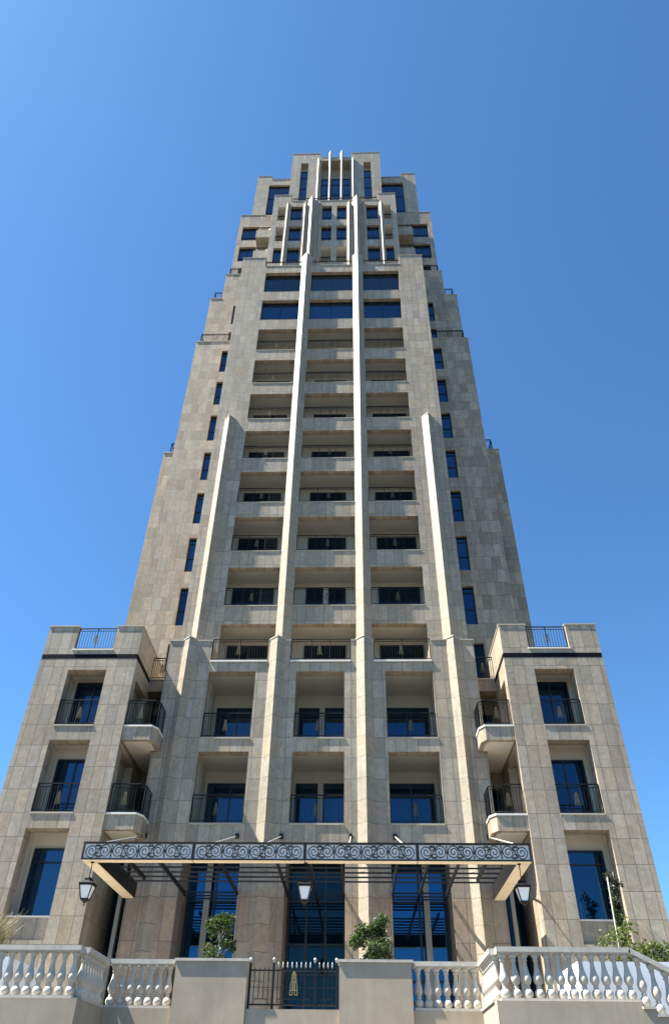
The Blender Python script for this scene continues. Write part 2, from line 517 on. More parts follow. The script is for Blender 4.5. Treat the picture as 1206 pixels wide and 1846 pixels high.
# ---- wings
WY, WB = 25.79, 27.02
for s in (1, -1):
    B = (lambda *b: b) if s > 0 else (lambda *b: mir(b))
    ops = [('+', B(7.25, 11.1, WY, 36, -1.6, 15.36))]
    for z0, z1 in ((4.1, 7.45), (7.93, 10.57), (11.1, 13.41)):
        ops.append(('-', B(8.36, 9.88, WY, WB, z0, z1), 0))
        ops.append(('-', B(8.34, 10.0, WY + 0.55, WB, z0, z1 + 0.14), 1))
    ops.append(('+', B(8.34, 10.0, WY + 0.28, WB, 4.1, 4.78)))
    ops.append(('-', B(7.5, 10.85, 26.05, 35.7, 14.28, 15.36), 0))
    ops.append(('-', B(8.3, 9.9, WY, 26.05, 14.28, 15.36), 0))
    for z0, z1 in ((7.93, 10.3), (11.1, 13.2)):
        ops.append(('-', B(7.25, 7.55, 26.25, 27.9, z0, z1), 0))
    # groove for the dark band
    ops.append(('-', B(7.25, 11.1, WY, WY + 0.05, 13.9, 14.1), 0))
    ops.append(('-', B(7.25, 7.3, WY, 34, 13.9, 14.1), 0))
    ops.append(('-', B(11.05, 11.1, WY, 34, 13.9, 14.1), 0))
    solid(ops).build('wing', [STONE, RENDER], tower)
    m = MB()
    for b in (B(7.265, 11.085, WY - 0.005, WY + 0.05, 13.9, 14.1), B(7.24, 7.3, WY + 0.05, 30.5, 13.9, 14.1), B(11.05, 11.11, WY + 0.05, 34, 13.9, 14.1)):
        m.box(*b)
    m.build('wall_band', BANDM, tower)
    for b in (B(7.25, 8.3, WY, 26.05, 0, 0), B(9.9, 11.1, WY, 26.05, 0, 0)):
        coping(b[0], b[1], WY, 26.05, 15.36, 0.03, 0.05)
    b = B(7.25, 7.5, 26.08, 35.7, 0, 0); coping(b[0], b[1], 26.09, 35.7, 15.36, 0.03, 0.05)
    b = B(8.3, 9.9, WY, 26.05, 0, 0); coping(b[0] + .001, b[1] - .001, WY, 26.05, 14.28, 0.04, 0.05, WHITE_STONE, 'sill')
    xa, xb = B(8.3, 9.9, 0, 0, 0, 0)[:2]
    railing([(xa + .04, 25.9), (xb - .04, 25.9)], 14.33, 1.0, emblem=((xa + xb) / 2, 25.88))
    for z0, zt in ((7.93, 10.26), (11.1, 13.42)):
        xa, xb = B(8.36, 9.88, 0, 0, 0, 0)[:2]
        m = MB(); m.box(xa + .002, xb - .002, WY - 0.025, WY + 0.12, z0, z0 + 0.055); m.build('sill', CAP, tower)
        railing([(xa + .03, WY + 0.06), (xb - .03, WY + 0.06)], z0 + 0.055, 1.0, emblem=((xa + xb) / 2 - 0.1 * s, WY + 0.04))
        xa, xb = B(8.40, 9.84, 0, 0, 0, 0)[:2]
        window(xa, xb, z0 + 0.01, zt, WB - 0.045, cols=(0.5,), name='balcony_door')
    xa, xb = B(8.38, 9.86, 0, 0, 0, 0)[:2]
    window(xa, xb, 4.83, 7.10, WB - 0.045, rows=(0.80,))
    xa, xb = B(8.36, 9.88, 0, 0, 0, 0)[:2]
    m = MB(); m.box(xa + .002, xb - .002, WY + 0.25, WB - 0.08, 4.78, 4.83); m.build('sill', WHITE_STONE, tower)

# ---- podium
PY, PB = 27.0, 29.6
ops = [('+', (-6.35, 6.35, PY, 34, -1.6, 15.36))]
for z0, z1 in ((7.93, 10.6), (11.1, 13.95)):
    for bx in ((2.64, 4.57), (-4.57, -2.64), (-0.985, 0.985)):
        ops.append(('-', (*bx, PY, PB, z0, z1), 0))
        ops.append(('-', (bx[0] - 0.12, bx[1] + 0.12, PY + 0.45, PB, z0, z1 + 0.17), 1))
ops.append(('-', (-1.25, 1.25, PY, 28.97, 14.38, 15.36), 0))
ops += both('-', (2.2, 4.57, PY, 28.97, 14.38, 15.36), 0)
ops.append(('-', (-1.02, 1.02, PY, 28.6, 1.6, 7.1), 0))
ops += both('-', (2.6, 4.61, PY, 28.6, 1.6, 7.1), 0)
pod = solid(ops)
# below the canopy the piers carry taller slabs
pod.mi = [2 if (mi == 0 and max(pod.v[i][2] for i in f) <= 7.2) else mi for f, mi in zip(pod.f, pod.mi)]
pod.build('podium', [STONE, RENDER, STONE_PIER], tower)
for (x0, x1) in ((-4.57, -2.64), (-0.985, 0.985), (2.64, 4.57)):
    for z0 in (7.93, 11.1):
        m = MB(); m.box(x0 + .002, x1 - .002, PY - 0.03, PY + 0.15, z0, z0 + 0.06); m.build('sill', CAP, tower)
        railing([(x0 + .03, PY + 0.06), (x1 - .03, PY + 0.06)], z0 + 0.06, 1.0, emblem=((x0 + x1) / 2 - 0.05, PY + 0.04))
for (x0, x1) in ((-4.57, -2.2), (-1.25, 1.25), (2.2, 4.57)):
    m = MB(); m.box(x0 + .002, x1 - .002, PY - 0.05, PY + 0.2, 14.38, 14.45); m.build('sill', WHITE_STONE, tower)
    railing([(x0 + .03, PY + 0.04), (x1 - .03, PY + 0.04)], 14.45, 1.0, emblem=((x0 + x1) / 2 - 0.05, PY + 0.02))
for z0, zt in ((7.93, 10.27), (11.1, 13.5)):
    for s in (-1, 1):
        xa, xb = sorted((s * 2.70, s * 4.55))
        window(xa, xb, z0 + 0.01, zt, PB - 0.045, cols=(0.5,), rows=(0.78,), name='balcony_door')
        xa, xb = sorted((s * 0.11, s * 1.0))
        window(xa, xb, z0 + 0.01, zt, PB - 0.045, rows=(0.78,), name='balcony_door')
for (x0, x1) in ((-6.35, -4.57), (-2.2, -1.25), (1.25, 2.2), (4.57, 6.35)):
    coping(x0 + (0.035 if x0 > -6 else 0), x1 - (0.035 if x1 < 6 else 0), PY, 28.9, 15.36, 0.03, 0.05)
for s in (-1, 1):
    fin(s * 1.8, 0.33, 0.31, PY, 1.6, 15.41)
    fin(s * 5.5, 0.27, 0.27, PY, 1.6, 15.41)
# ground-floor glazing and its posts
for s in (-1, 1):
    xa, xb = sorted((s * 2.6, s * 4.61))
    window(xa + .01, xb - .01, 1.62, 7.08, 28.55, cols=(0.5,), rows=(0.22, 0.33, 0.76), name='shop_window', glass=GLASS_SHOP, fw=0.07)
    m = MB(); x = s * 3.84; m.box(x - 0.1, x + 0.1, 28.2, 28.42, 1.6, 7.1); m.build('glazing_post', POSTM, tower)
window(-1.01, 1.01, 1.62, 7.08, 28.55, cols=(0.33, 0.66), rows=(0.36, 0.52, 0.76), glass=GLASS_DK, name='entrance_door', fw=0.07)

# ---- gap between wing and podium
for s in (-1, 1):
    B = (lambda *b: b) if s > 0 else (lambda *b: mir(b))
    solid([('+', B(6.35, 7.25, 29.3, 30.6, 1.6, 14.0)), ('+', B(6.35, 7.25, 28.0, 30.6, 13.55, 14.05)),
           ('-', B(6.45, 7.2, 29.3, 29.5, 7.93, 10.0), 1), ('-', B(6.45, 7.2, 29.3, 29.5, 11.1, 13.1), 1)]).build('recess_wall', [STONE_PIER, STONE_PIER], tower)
    m = MB(); xa, xb = B(6.352, 7.248, 0, 0, 0, 0)[:2]
    m.box(xa, xb, 27.96, 28.12, 14.05, 14.11); m.build('sill', CAP, tower)
    railing([(xa, 28.03), (xb, 28.03)], 14.11, 1.0, emblem=((xa + xb) / 2, 28.01))
    xa, xb = B(6.5, 7.2, 0, 0, 0, 0)[:2]
    for z0 in (7.94, 11.11):
        window(xa, xb, z0, z0 + 2.0, 29.42, glass=GLASS_DK, name='balcony_door')
    xa, xb = B(6.37, 7.23, 0, 0, 0, 0)[:2]
    window(xa, xb, 1.62, 7.2, 28.4, rows=(0.45,), glass=GLASS_DK, name='side_door')
    m = MB(); x = s * 6.62; m.box(x - 0.065, x + 0.065, 27.2, 27.36, 1.6, 7.3); m.build('glazing_post', POSTM, tower)
    for z0 in (7.93, 11.1):
        poly = [(7.245, 25.86), (7.245, 29.3), (6.355, 29.3), (6.355, 26.99), (6.02, 26.99), (6.02, 26.15), (6.2, 25.86)]
        if s < 0:
            poly = [(-x, y) for x, y in reversed(poly)]
        lip = [(7.247, 25.82), (7.247, 26.4), (6.4, 26.99), (5.985, 26.985), (5.985, 26.135), (6.18, 25.82)]
        if s < 0:
            lip = [(-x, y) for x, y in reversed(lip)]
        # a tray: outer upstand, soffit set a little higher
        m = MB(); m.prism(poly, z0 - 0.5, z0, 0)
        bal = m.build('balcony', STONE, tower)
        m = MB(); m.prism(lip, z0, z0 + 0.06); m.build('balcony_edge', WHITE_STONE, bal)
        ins = [(7.2, 26.05), (7.2, 29.2), (6.4, 29.2), (6.4, 26.9), (6.2, 26.85), (6.2, 26.25), (6.32, 26.05)]
        if s < 0:
            ins = [(-x, y) for x, y in reversed(ins)]
        m = MB(); m.prism(ins, z0 - 0.53, z0 - 0.503); m.build('balcony_soffit', RENDER, bal)
        railing([(s * 7.2, 25.90), (s * 6.23, 25.90), (s * 6.07, 26.17), (s * 6.07, 26.96)], z0 + 0.06, 1.0, emblem=(s * 6.68, 25.88))

# ---- shaft
CY, CB = 28.97, 30.6
ops = [('+', (-6.5, 6.5, CY, 36, 13.6, 48.27))]
bays = ((2.2, 4.72), (-4.72, -2.2), (-1.46, 1.46))
ops.append(('-', (-6.5, 6.5, CY, 30.0, 13.6, 14.38), 0))
for k in range(-1, 7):
    z0 = 14.38 if k < 0 else c(k)
    z1 = c(k) + 2.22
    for bx in bays:
        cb = CB + (0.25 if k < 0 else 0)
        ops.append(('-', (*bx, CY, cb, z0, z1), 0))
        iw = (bx[0] - 0.18, bx[1] + 0.18) if abs(bx[0] + bx[1]) < 0.1 else ((2.05, 5.15) if bx[0] > 0 else (-5.15, -2.05))
        ops.append(('-', (*iw, CY + 0.34, cb, z0, z1 + 0.16), 1))
for k, z0, z1 in ((7, 40.72, 42.94), (8, 43.95, 46.3)):
    for bx in bays:
        ops.append(('-', (*bx, CY, CY + 0.4, z0, z1), 0))
ops.append(('-', (-4.85, 4.85, CY + 0.3, 30.6, 47.0, 48.27), 0))
for bx in ((-4.85, -2.25), (-1.42, 1.42), (2.25, 4.85)):
    ops.append(('-', (*bx, CY, CY + 0.3, 47.15, 48.27), 0))
solid(ops).build('shaft', [STONE, RENDER], tower)
for k in range(-1, 7):
    z0 = 14.38 if k < 0 else c(k)
    for bi, (x0, x1) in enumerate(bays):
        if k >= 0:
            m = MB(); m.box(x0 + .002, x1 - .002, CY - 0.025, CY + 0.15, z0, z0 + 0.05); m.build('sill', CAP, tower)
            railing([(x0 + .02, CY + 0.06), (x1 - .02, CY + 0.06)], z0 + 0.05, 1.0, emblem=((x0 + x1) / 2 + (0.1 if bi == 2 else 0.0), CY + 0.04))
        zt = c(k) + (2.02 if k >= 0 else 2.1)
        yb = CB - 0.05 + (0.25 if k < 0 else 0)
        if bi == 2 and k in (0,):
            window(-1.0, -0.14, z0 + .01, zt, yb, glass=GLASS_DK, name='balcony_door')
            window(0.12, 0.98, z0 + .01, zt, yb, glass=GLASS_DK, name='balcony_door')
        elif bi == 2:
            window(-1.0, 1.0, z0 + .01, zt, yb, cols=(0.5,), glass=GLASS_DK, name='balcony_door')
        else:
            xa, xb = (2.62, 4.68) if x0 > 0 else (-4.68, -2.62)
            window(xa, xb, z0 + .01, zt, yb, cols=(0.5,), glass=GLASS_DK, name='balcony_door')
for z0, z1, gl in ((40.72, 42.94, GLASS), (43.95, 46.3, GLASS_MID)):
    for x0, x1 in bays:
        window(x0 + .003, x1 - .003, z0 + .003, z1 - .003, CY + 0.30, cols=(0.5,), glass=gl, name='long_window')
for s in (-1, 1):
    fin(s * 1.835, 0.345, 0.36, CY, 15.3, 48.25)
    fin(s * 5.7, 0.32, 0.36, CY, 15.3, 31.05)
    xa, xb = sorted((s * 4.85, s * 6.5)); coping(xa, xb, CY, 30.55, 48.27, 0.03, 0.05)
for x0, x1 in ((-4.85, -2.25), (-1.42, 1.42), (2.25, 4.85)):
    coping(x0 + .04, x1 - .04, CY, CY + 0.3, 47.15, 0.03, 0.04)
    railing([(x0, CY + 0.15), (x1, CY + 0.15)], 47.19, 0.75, step=0.16)

# ---- side masses
for s in (-1, 1):
    B = (lambda *b: b) if s > 0 else (lambda *b: mir(b))
    ops = [('+', B(6.3, 9.22, 30.6, 38, -1.6, 40.6)), ('+', B(6.3, 9.17, 31.5, 38, 40.6, 47.0)), ('+', B(6.0, 8.33, 31.5, 38, 47.0, 50.2)),
           ('+', B(8.9, 10.28, 32.0, 40, -1.6, 31.4))]
    xw = (6.77, 7.36)
    for k in range(0, 7):
        ops.append(('-', B(*xw, 30.6, 30.85, c(k) - 0.05, c(k) + 2.15), 0))
    ops.append(('-', B(6.6, 7.5, 30.6, 30.85, 14.05, 17.25), 0))
    for z0, z1 in ((40.6, 42.9), (43.83, 46.1)):
        ops.append(('-', B(*xw, 31.5, 31.75, z0, z1), 0))
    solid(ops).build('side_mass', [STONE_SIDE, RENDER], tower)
    xa, xb = B(*xw, 0, 0, 0, 0)[:2]
    for k in range(0, 7):
        window(xa + .003, xb - .003, c(k) - 0.047, c(k) + 2.147, 30.78, rows=(0.42, 0.86), name='window', fw=0.05)
    for z0, z1 in ((40.6, 42.9), (43.83, 46.1)):
        window(xa + .003, xb - .003, z0 + .003, z1 - .003, 31.68, rows=(0.42, 0.86), fw=0.05)
    xa, xb = B(6.6, 7.5, 0, 0, 0, 0)[:2]
    window(xa + .003, xb - .003, 14.06, 17.247, 30.78, glass=GLASS_DK, name='balcony_door')
    for (x0, x1, y0, y1, z) in ((6.5, 9.22, 30.6, 31.46, 40.6), (8.37, 9.17, 31.5, 38, 47.0), (6.5, 8.33, 31.5, 32.25, 50.2), (9.26, 10.28, 32.0, 40, 31.4)):
        b = B(x0, x1, 0, 0, 0, 0); coping(b[0], b[1], y0, y1, z, 0.035, 0.05)
    railing([(s * 6.55, 30.72), (s * 9.0, 30.72), (s * 9.0, 31.4)], 40.65, 0.95, emblem=(s * 7.9, 30.70))
    railing([(s * 8.4, 31.65), (s * 8.95, 31.65), (s * 8.95, 34)], 47.05, 0.95)
    railing([(s * 6.6, 31.62), (s * 8.1, 31.62), (s * 8.1, 32.2)], 50.25, 0.95)
    railing([(s * 9.3, 32.15), (s * 9.95, 32.15), (s * 9.95, 36)], 31.45, 0.95)

# ---- front block with three rows of windows
FY = 30.6
ops = [('+', (-5.15, 5.15, FY, 36, 47.0, 59.72))]
ops += both('+', (3.66, 5.15, FY, 36, 59.72, 60.8))
rows = ((50.2, 52.42), (53.39, 55.62), (56.58, 58.85))
wins, logs = [], []
for ri, (z0, z1) in enumerate(rows):
    for s in (-1, 1):
        wins.append((s, 2.66, 3.64, z0, z1))
        (wins if ri == 0 else logs).append((s, 4.08, 4.72, z0, z1))
        (logs if ri == 0 else wins).append((s, 0.21, 1.01, z0, z1))
for s, a, b, z0, z1 in wins:
    x0, x1 = sorted((s * a, s * b)); ops.append(('-', (x0, x1, FY, FY + 0.35, z0, z1), 0))
for s, a, b, z0, z1 in logs:
    x0, x1 = sorted((s * a, s * b)); ops.append(('-', (x0, x1, FY, FY + 1.3, z0, z1), 1))
solid(ops).build('front_block', [STONE_CROWN, RENDER], tower)
for s, a, b, z0, z1 in wins:
    x0, x1 = sorted((s * a, s * b))
    window(x0 + .003, x1 - .003, z0 + .003, z1 - .003, FY + 0.25, cols=(0.5,), rows=(0.33,), fw=0.045)
for s, a, b, z0, z1 in logs:
    x0, x1 = sorted((s * a, s * b))
    railing([(x0 + .01, FY + 0.1), (x1 - .01, FY + 0.1)], z0, 0.9, step=0.13)
for s in (-1, 1):
    fin(s * 1.86, 0.34, 0.42, FY, 47.05, 59.72)
    for xc, p in ((1.22, 0.26), (2.42, 0.26), (3.88, 0.26)):
        fin(s * xc, 0.13, p, FY, 47.05, 59.1)
    xa, xb = sorted((s * 3.66, s * 5.15)); coping(xa, xb, FY, 33, 60.8, 0.03, 0.05)
coping(-3.62, 3.62, FY, 31.7, 59.72, 0.03, 0.05)
railing([(-3.5, FY + 0.15), (3.6, FY + 0.15)], 59.77, 0.7, step=0.16)

# ---- upper side blocks with balcony boxes
UY = 32.3
for s in (-1, 1):
    B = (lambda *b: b) if s > 0 else (lambda *b: mir(b))
    ops = [('+', B(4.9, 8.25, UY, 40, 50.0, 60.72))]
    for z0, z1 in ((53.38, 55.55), (56.58, 58.75)):
        ops.append(('-', B(6.52, 7.9, UY, UY + 0.35, z0, z1), 0))
        ops.append(('-', B(5.2, 6.3, UY, UY + 1.3, z0 - 0.2, z1 - 0.1), 1))
    ops.append(('-', B(6.2, 7.7, UY, UY + 0.4, 50.2, 52.4), 0))
    solid(ops).build('upper_block', [STONE_SIDE, RENDER], tower)
    xa, xb = B(6.52, 7.9, 0, 0, 0, 0)[:2]
    for z0, z1 in ((53.38, 55.55), (56.58, 58.75)):
        window(xa + .003, xb - .003, z0 + .003, z1 - .003, UY + 0.22, cols=(0.5,), rows=(0.3,), fw=0.045)
    xa, xb = B(6.2, 7.7, 0, 0, 0, 0)[:2]
    window(xa + .003, xb - .003, 50.21, 52.397, UY + 0.22, glass=GLASS_DK, name='balcony_door')
    xa, xb = B(5.152, 6.45, 0, 0, 0, 0)[:2]
    for z0, z1 in ((52.15, 53.25), (55.3, 56.4)):
        bx = solid([('+', (xa, xb, 31.3, UY - .002, z0, z1)), ('-', (xa + .12, xb - .12, 31.42, UY - .002, z0 + 0.2, z1), 0)]).build('balcony_box', [STONE_CROWN], tower)
        railing([(xa + .06, 31.36), (xb - .06, 31.36), (xb - .06 if s > 0 else xa + .06, UY)], z1, 0.5, parent=bx, step=0.2, name='box_rail')
    b = B(6.2, 8.25, 0, 0, 0, 0); coping(b[0], b[1], UY, 40, 60.72, 0.03, 0.05)

# ---- glazed shoulders and crown
GY, KY = 32.65, 31.8
for s in (-1, 1):
    B = (lambda *b: b) if s > 0 else (lambda *b: mir(b))
    ops = [('+', B(4.0, 7.4, GY, 38, 60.0, 67.85)), ('+', B(6.05, 7.4, GY, 38, 67.85, 68.6)),
           ('-', B(4.15, 6.22, GY, GY + 0.3, 60.8, 66.85), 0)]
    solid(ops).build('shoulder', [STONE_CROWN], tower)
    xa, xb = B(4.15, 6.22, 0, 0, 0, 0)[:2]
    window(xa + .003, xb - .003, 60.803, 66.847, GY + 0.2, cols=(0.33, 0.66), rows=(0.2, 0.62), name='corner_glazing')
    b = B(6.05, 7.4, 0, 0, 0, 0); coping(b[0], b[1], GY, 38, 68.6, 0.03, 0.05)
    b = B(4.0, 6.0, 0, 0, 0, 0); coping(b[0], b[1], GY, 34, 67.85, 0.03, 0.04)
    railing([(s * 4.15, GY + 0.2), (s * 6.0, GY + 0.2)], 67.9, 0.5, step=0.2)
ops = [('+', (-4.14, 4.14, KY, 38, 59.5, 70.35))]
ops += both('+', (1.46, 4.14, KY, 38, 70.35, 71.25))
ops += both('-', (2.58, 3.27, KY, KY + 0.5, 60.2, 69.3), 0)
ops.append(('-', (-1.36, 1.36, KY, KY + 0.9, 60.2, 69.75), 0))
solid(ops).build('crown', [STONE_CROWN], tower)
for s in (-1, 1):
    xa, xb = sorted((s * 2.58, s * 3.27))
    window(xa + .003, xb - .003, 60.203, 68.3, KY + 0.4, rows=(0.3, 0.6, 0.85), name='tall_window', fw=0.045)
    xa, xb = sorted((s * 1.46, s * 4.14)); coping(xa, xb, KY, 36, 71.25, 0.03, 0.06)
    fin(s * 0.54, 0.13, 0.26, KY, 59.8, 71.2); fin(s * 1.6, 0.13, 0.26, KY, 59.8, 69.8)
window(-1.357, 1.357, 60.203, 67.6, KY + 0.8, cols=(0.33, 0.66), rows=(0.3, 0.6, 0.85), name='tall_window', fw=0.045)
coping(-1.42, 1.42, KY, 36, 70.35, 0.02, 0.05)

# ------------------------------------------------------------------ entrance canopy
can = empty('entrance_canopy', (0, 24, 1.6), 'black iron canopy with scrollwork frieze and cream soffit over the entrance', 'canopy')
X0, X1, FZ0, FZ1, FYc = -6.30, 6.26, 5.44, 5.91, 21.71
pw = (X1 - X0) / 4
def scroll_mb(x0, x1, y, z0, z1):
    m = MB(); cw = (x1 - x0) / 4; zc = (z0 + z1) / 2; Rr = (z1 - z0) * 0.455
    for i in range(4):
        cx = x0 + cw * (i + 0.5); sg = 1 if i % 2 == 0 else -1
        dx = cw * 0.245
        pts = []
        n = 26
        for t in range(n + 1):
            a = -math.pi / 2 - 2 * math.pi * 1.9 * (1 - t / n); r = 0.018 + (Rr - 0.018) * (t / n) ** 0.9
            pts.append((cx - dx + r * math.cos(a), y, zc + sg * r * math.sin(a)))
        for t in range(1, 8):
            u = t / 8
            pts.append((cx - dx + 2 * dx * u, y, zc + sg * (-Rr + 2 * Rr * (3 * u * u - 2 * u ** 3))))
        for t in range(n + 1):
            a = math.pi / 2 - 2 * math.pi * 1.9 * (t / n); r = 0.018 + (Rr - 0.018) * (1 - t / n) ** 0.9
            pts.append((cx + dx + r * math.cos(a), y, zc + sg * r * math.sin(a)))
        m.tube(pts, 0.0125, 4)
        for top in (-1, 1):            # a leaf trio in each free corner
            ox = cx + (-0.025 if top * sg > 0 else 0.025)
            for j in (-1, 1):
                q = [(ox + j * 0.034 + 0.022 * math.cos(w * math.pi / 4), y, zc + top * (Rr * 0.80) + 0.022 * math.sin(w * math.pi / 4)) for w in range(9)]
                m.tube(q, 0.012, 4)
            q = [(ox + 0.085 * math.cos(math.pi * w / 6), y, zc + top * (Rr * 0.78 - 0.085 * math.sin(math.pi * w / 6))) for w in range(7)]
            m.tube(q, 0.010, 4)
        for xx in ([x0 + cw * i] if i else []):    # spindle between two cells
            m.lathe(xx, y, z0 + 0.03, [(0.012, 0), (0.02, 0.03), (0.008, 0.08), (0.022, 0.15), (0.022, z1 - z0 - 0.21), (0.008, z1 - z0 - 0.14), (0.02, z1 - z0 - 0.09), (0.012, z1 - z0 - 0.06)], 6)
    return m
for i in range(4):
    a, b = X0 + pw * i, X0 + pw * (i + 1)
    m = MB()
    m.box(a + .002, b - .002, FYc, FYc + 0.07, FZ1 - 0.05, FZ1); m.box(a + .002, b - .002, FYc, FYc + 0.07, FZ0, FZ0 + 0.035)
    m.box(a + .002, a + 0.04, FYc, FYc + 0.07, FZ0 + 0.035, FZ1 - 0.05); m.box(b - 0.04, b - .002, FYc, FYc + 0.07, FZ0 + 0.035, FZ1 - 0.05)
    fr = m.build('frieze_panel', BLACK, can)
    scroll_mb(a + 0.06, b - 0.06, FYc + 0.025, FZ0 + 0.035, FZ1 - 0.05).build('scrollwork', BLACK, fr)
    m = MB(); m.box(a + 0.04, b - 0.04, FYc + 0.045, FYc + 0.065, FZ0 + 0.035, FZ1 - 0.05); m.build('backing', FROST, fr)
    m = MB(); m.box(a + .012, b - .012, FYc + 0.02, FYc + 0.30, FZ0 - 0.012, FZ0 - 0.002); m.build('soffit_panel', CREAM, can)
m = MB(); m.box(X0 + .01, X1 - .01, FYc + 0.075, FYc + 0.33, FZ0, FZ1 - 0.02); m.build('front_beam', BLACK, can)
for s in (-1, 1):
    xe = X1 if s > 0 else X0
    xi = xe - s * 0.40
    xa, xb = sorted((xe, xi))
    m = MB(); m.box(xa, xb, FYc + 0.335, 26.46, FZ0, FZ1 - 0.01); m.build('side_beam', BLACK, can)
    for y0, y1 in ((FYc + 0.32, 24.2), (24.24, 26.40)):
        m = MB(); m.box(xa + 0.02, xb - 0.02, y0, y1, FZ0 - 0.012, FZ0 - 0.002); m.build('soffit_panel', CREAM, can)
for yy in (22.84, 23.42, 24.0, 24.58, 25.14, 25.72):
    m = MB(); m.box(X0 + 0.42, X1 - 0.42, yy - 0.016, yy + 0.016, 5.775, 5.822); m.build('purlin', BLACK, can)
for (a, b) in ((-4.58, -2.63), (-0.99, 0.99), (2.63, 4.58)):
    for yy in (27.25, 27.75, 28.2):
        m = MB(); m.box(a, b, yy - 0.016, yy + 0.016, 5.775, 5.822); m.build('purlin', BLACK, can)
BE = ((-5.30, 25.05), (-4.40, 27.0), (-2.60, 28.4), (-0.92, 27.3), (0.05, 28.4), (0.97, 27.3), (2.62, 28.4), (3.52, 28.3), (4.42, 26.98), (5.20, 25.1))
for x, ye in BE:
    m = MB(); m.box(x - 0.03, x + 0.03, FYc + 0.33, ye, 5.66, 5.775); m.build('rafter', BLACK, can)
for x in (-6.05, -2.78, -1.22, 1.22, 2.78, 6.05):
    if abs(x) > 6:
        a = Vector((x * 1.0, 26.98, 7.53))
    else:
        a = Vector((x, 26.98, 7.53))
    m = MB(); m.tube([a, (x, 22.0, 5.92)], 0.026, 8)
    rod = m.build('tie_rod', STEEL, can)
    m = MB(); m.box(x - 0.06, x + 0.06, 26.9, 26.995, 7.45, 7.62); m.tube([a + Vector((-.07, 0, 0)), a + Vector((.07, 0, 0))], 0.045, 8)
    m.build('bracket', BLACK, rod)

# ------------------------------------------------------------------ lanterns
def lantern(x, y, ztop, label):
    root = empty('lantern', (x, y, ztop), label, 'lantern', 'lanterns hanging from the canopy')
    zb, zt = ztop - 0.96, ztop - 0.61          # glass body
    m = MB(); rb, rt = 0.095, 0.18
    cs = [(-1, -1), (1, -1), (1, 1), (-1, 1)]
    for i, j in cs:
        m.beam((x + i * rb, y + j * rb, zb), (x + i * rt, y + j * rt, zt), 0.022, 0.022)
    for k in range(4):
        (i, j), (p, q) = cs[k], cs[(k + 1) % 4]
        m.beam((x + i * rt, y + j * rt, zt), (x + p * rt, y + q * rt, zt), 0.03, 0.04)
        m.beam((x + i * rb, y + j * rb, zb), (x + p * rb, y + q * rb, zb), 0.025, 0.03)
    m.lathe(x, y, zb - 0.10, [(0.01, -0.07), (0.018, -0.03), (0.012, 0.0), (0.05, 0.03), (0.085, 0.075), (0.10, 0.10)], 8)
    m.build('lantern_frame', BLACK, root)
    for k in range(4):
        (i, j), (p, q) = cs[k], cs[(k + 1) % 4]
        g = MB(); f = 0.93
        g.quad((x + i * rb * f, y + j * rb * f, zb), (x + p * rb * f, y + q * rb * f, zb), (x + p * rt * f, y + q * rt * f, zt), (x + i * rt * f, y + j * rt * f, zt))
        g.build('lantern_pane', MILK, root)
    g = MB()
    n = len(g.v)
    ro, ri, h = 0.205, 0.095, 0.12
    for r, zz in ((ro, zt + 0.02), (ro, zt + 0.04), (ri, zt + h), (ri, zt + h + 0.05), (0.03, zt + h + 0.09)):
        for i, j in cs:
            g.v.append((x + i * r, y + j * r, zz))
    g.face((3, 2, 1, 0))
    for a in range(4):
        for k in range(4):
            k2 = (k + 1) % 4
            g.face((a * 4 + k, a * 4 + k2, a * 4 + 4 + k2, a * 4 + 4 + k))
    g.face((16, 17, 18, 19))
    g.build('lantern_cap', BLACK, root)
    g = MB(); g.tube([(x, y, zt + h + 0.06), (x, y, ztop)], 0.013, 6); g.lathe(x, y, ztop - 0.03, [(0.05, 0), (0.05, 0.03)], 8)
    g.build('hanging_rod', BLACK, root)
    return root
lantern(-6.02, 21.93, 5.43, 'black lantern with milky panes below the canopy corner nearest the dry grass')
lantern(0.0, 21.93, 5.43, 'black lantern with milky panes hanging at mid canopy above the iron gate')
lantern(5.93, 21.93, 5.43, 'black lantern with milky panes below the canopy corner nearest the stepped stair balustrade')

# ------------------------------------------------------------------ forecourt wall
rw = empty('retaining_wall', (0, 18, -1.6), 'plain beige plastered wall under the balustrades and the iron gate', 'wall')
solid([('+', (-4.2, 4.2, 18.0, 18.36, -1.6, 1.66)), ('+', (-2.42, -0.9, 17.93, 18.36, -1.6, 2.49)), ('+', (1.04, 2.56, 17.93, 18.36, -1.6, 2.49)),
       ('+', (-12, -3.86, 16.28, 16.62, -1.6, 1.645)), ('+', (-4.2, -3.86, 16.62, 18.0, -1.6, 1.645)),
       ('+', (3.98, 6.62, 16.12, 16.46, -1.6, 1.655)), ('+', (3.98, 4.2, 16.46, 18.0, -1.6, 1.655))]).build('wall_body', PLASTER, rw)
st = MB()
for i in range(12):
    x = 6.622 + i * 0.235
    st.box(x, x + 0.234, 16.12, 16.46, -1.6, 1.655 - 0.115 * (i + 1))
st.build('stair_plinth', PLASTER, rw)
for a, b in ((-2.42, -0.9), (1.04, 2.56)):
    m = MB(); m.box(a - 0.035, b + 0.035, 17.90, 18.40, 2.49, 2.54); m.build('coping', LIME, rw)

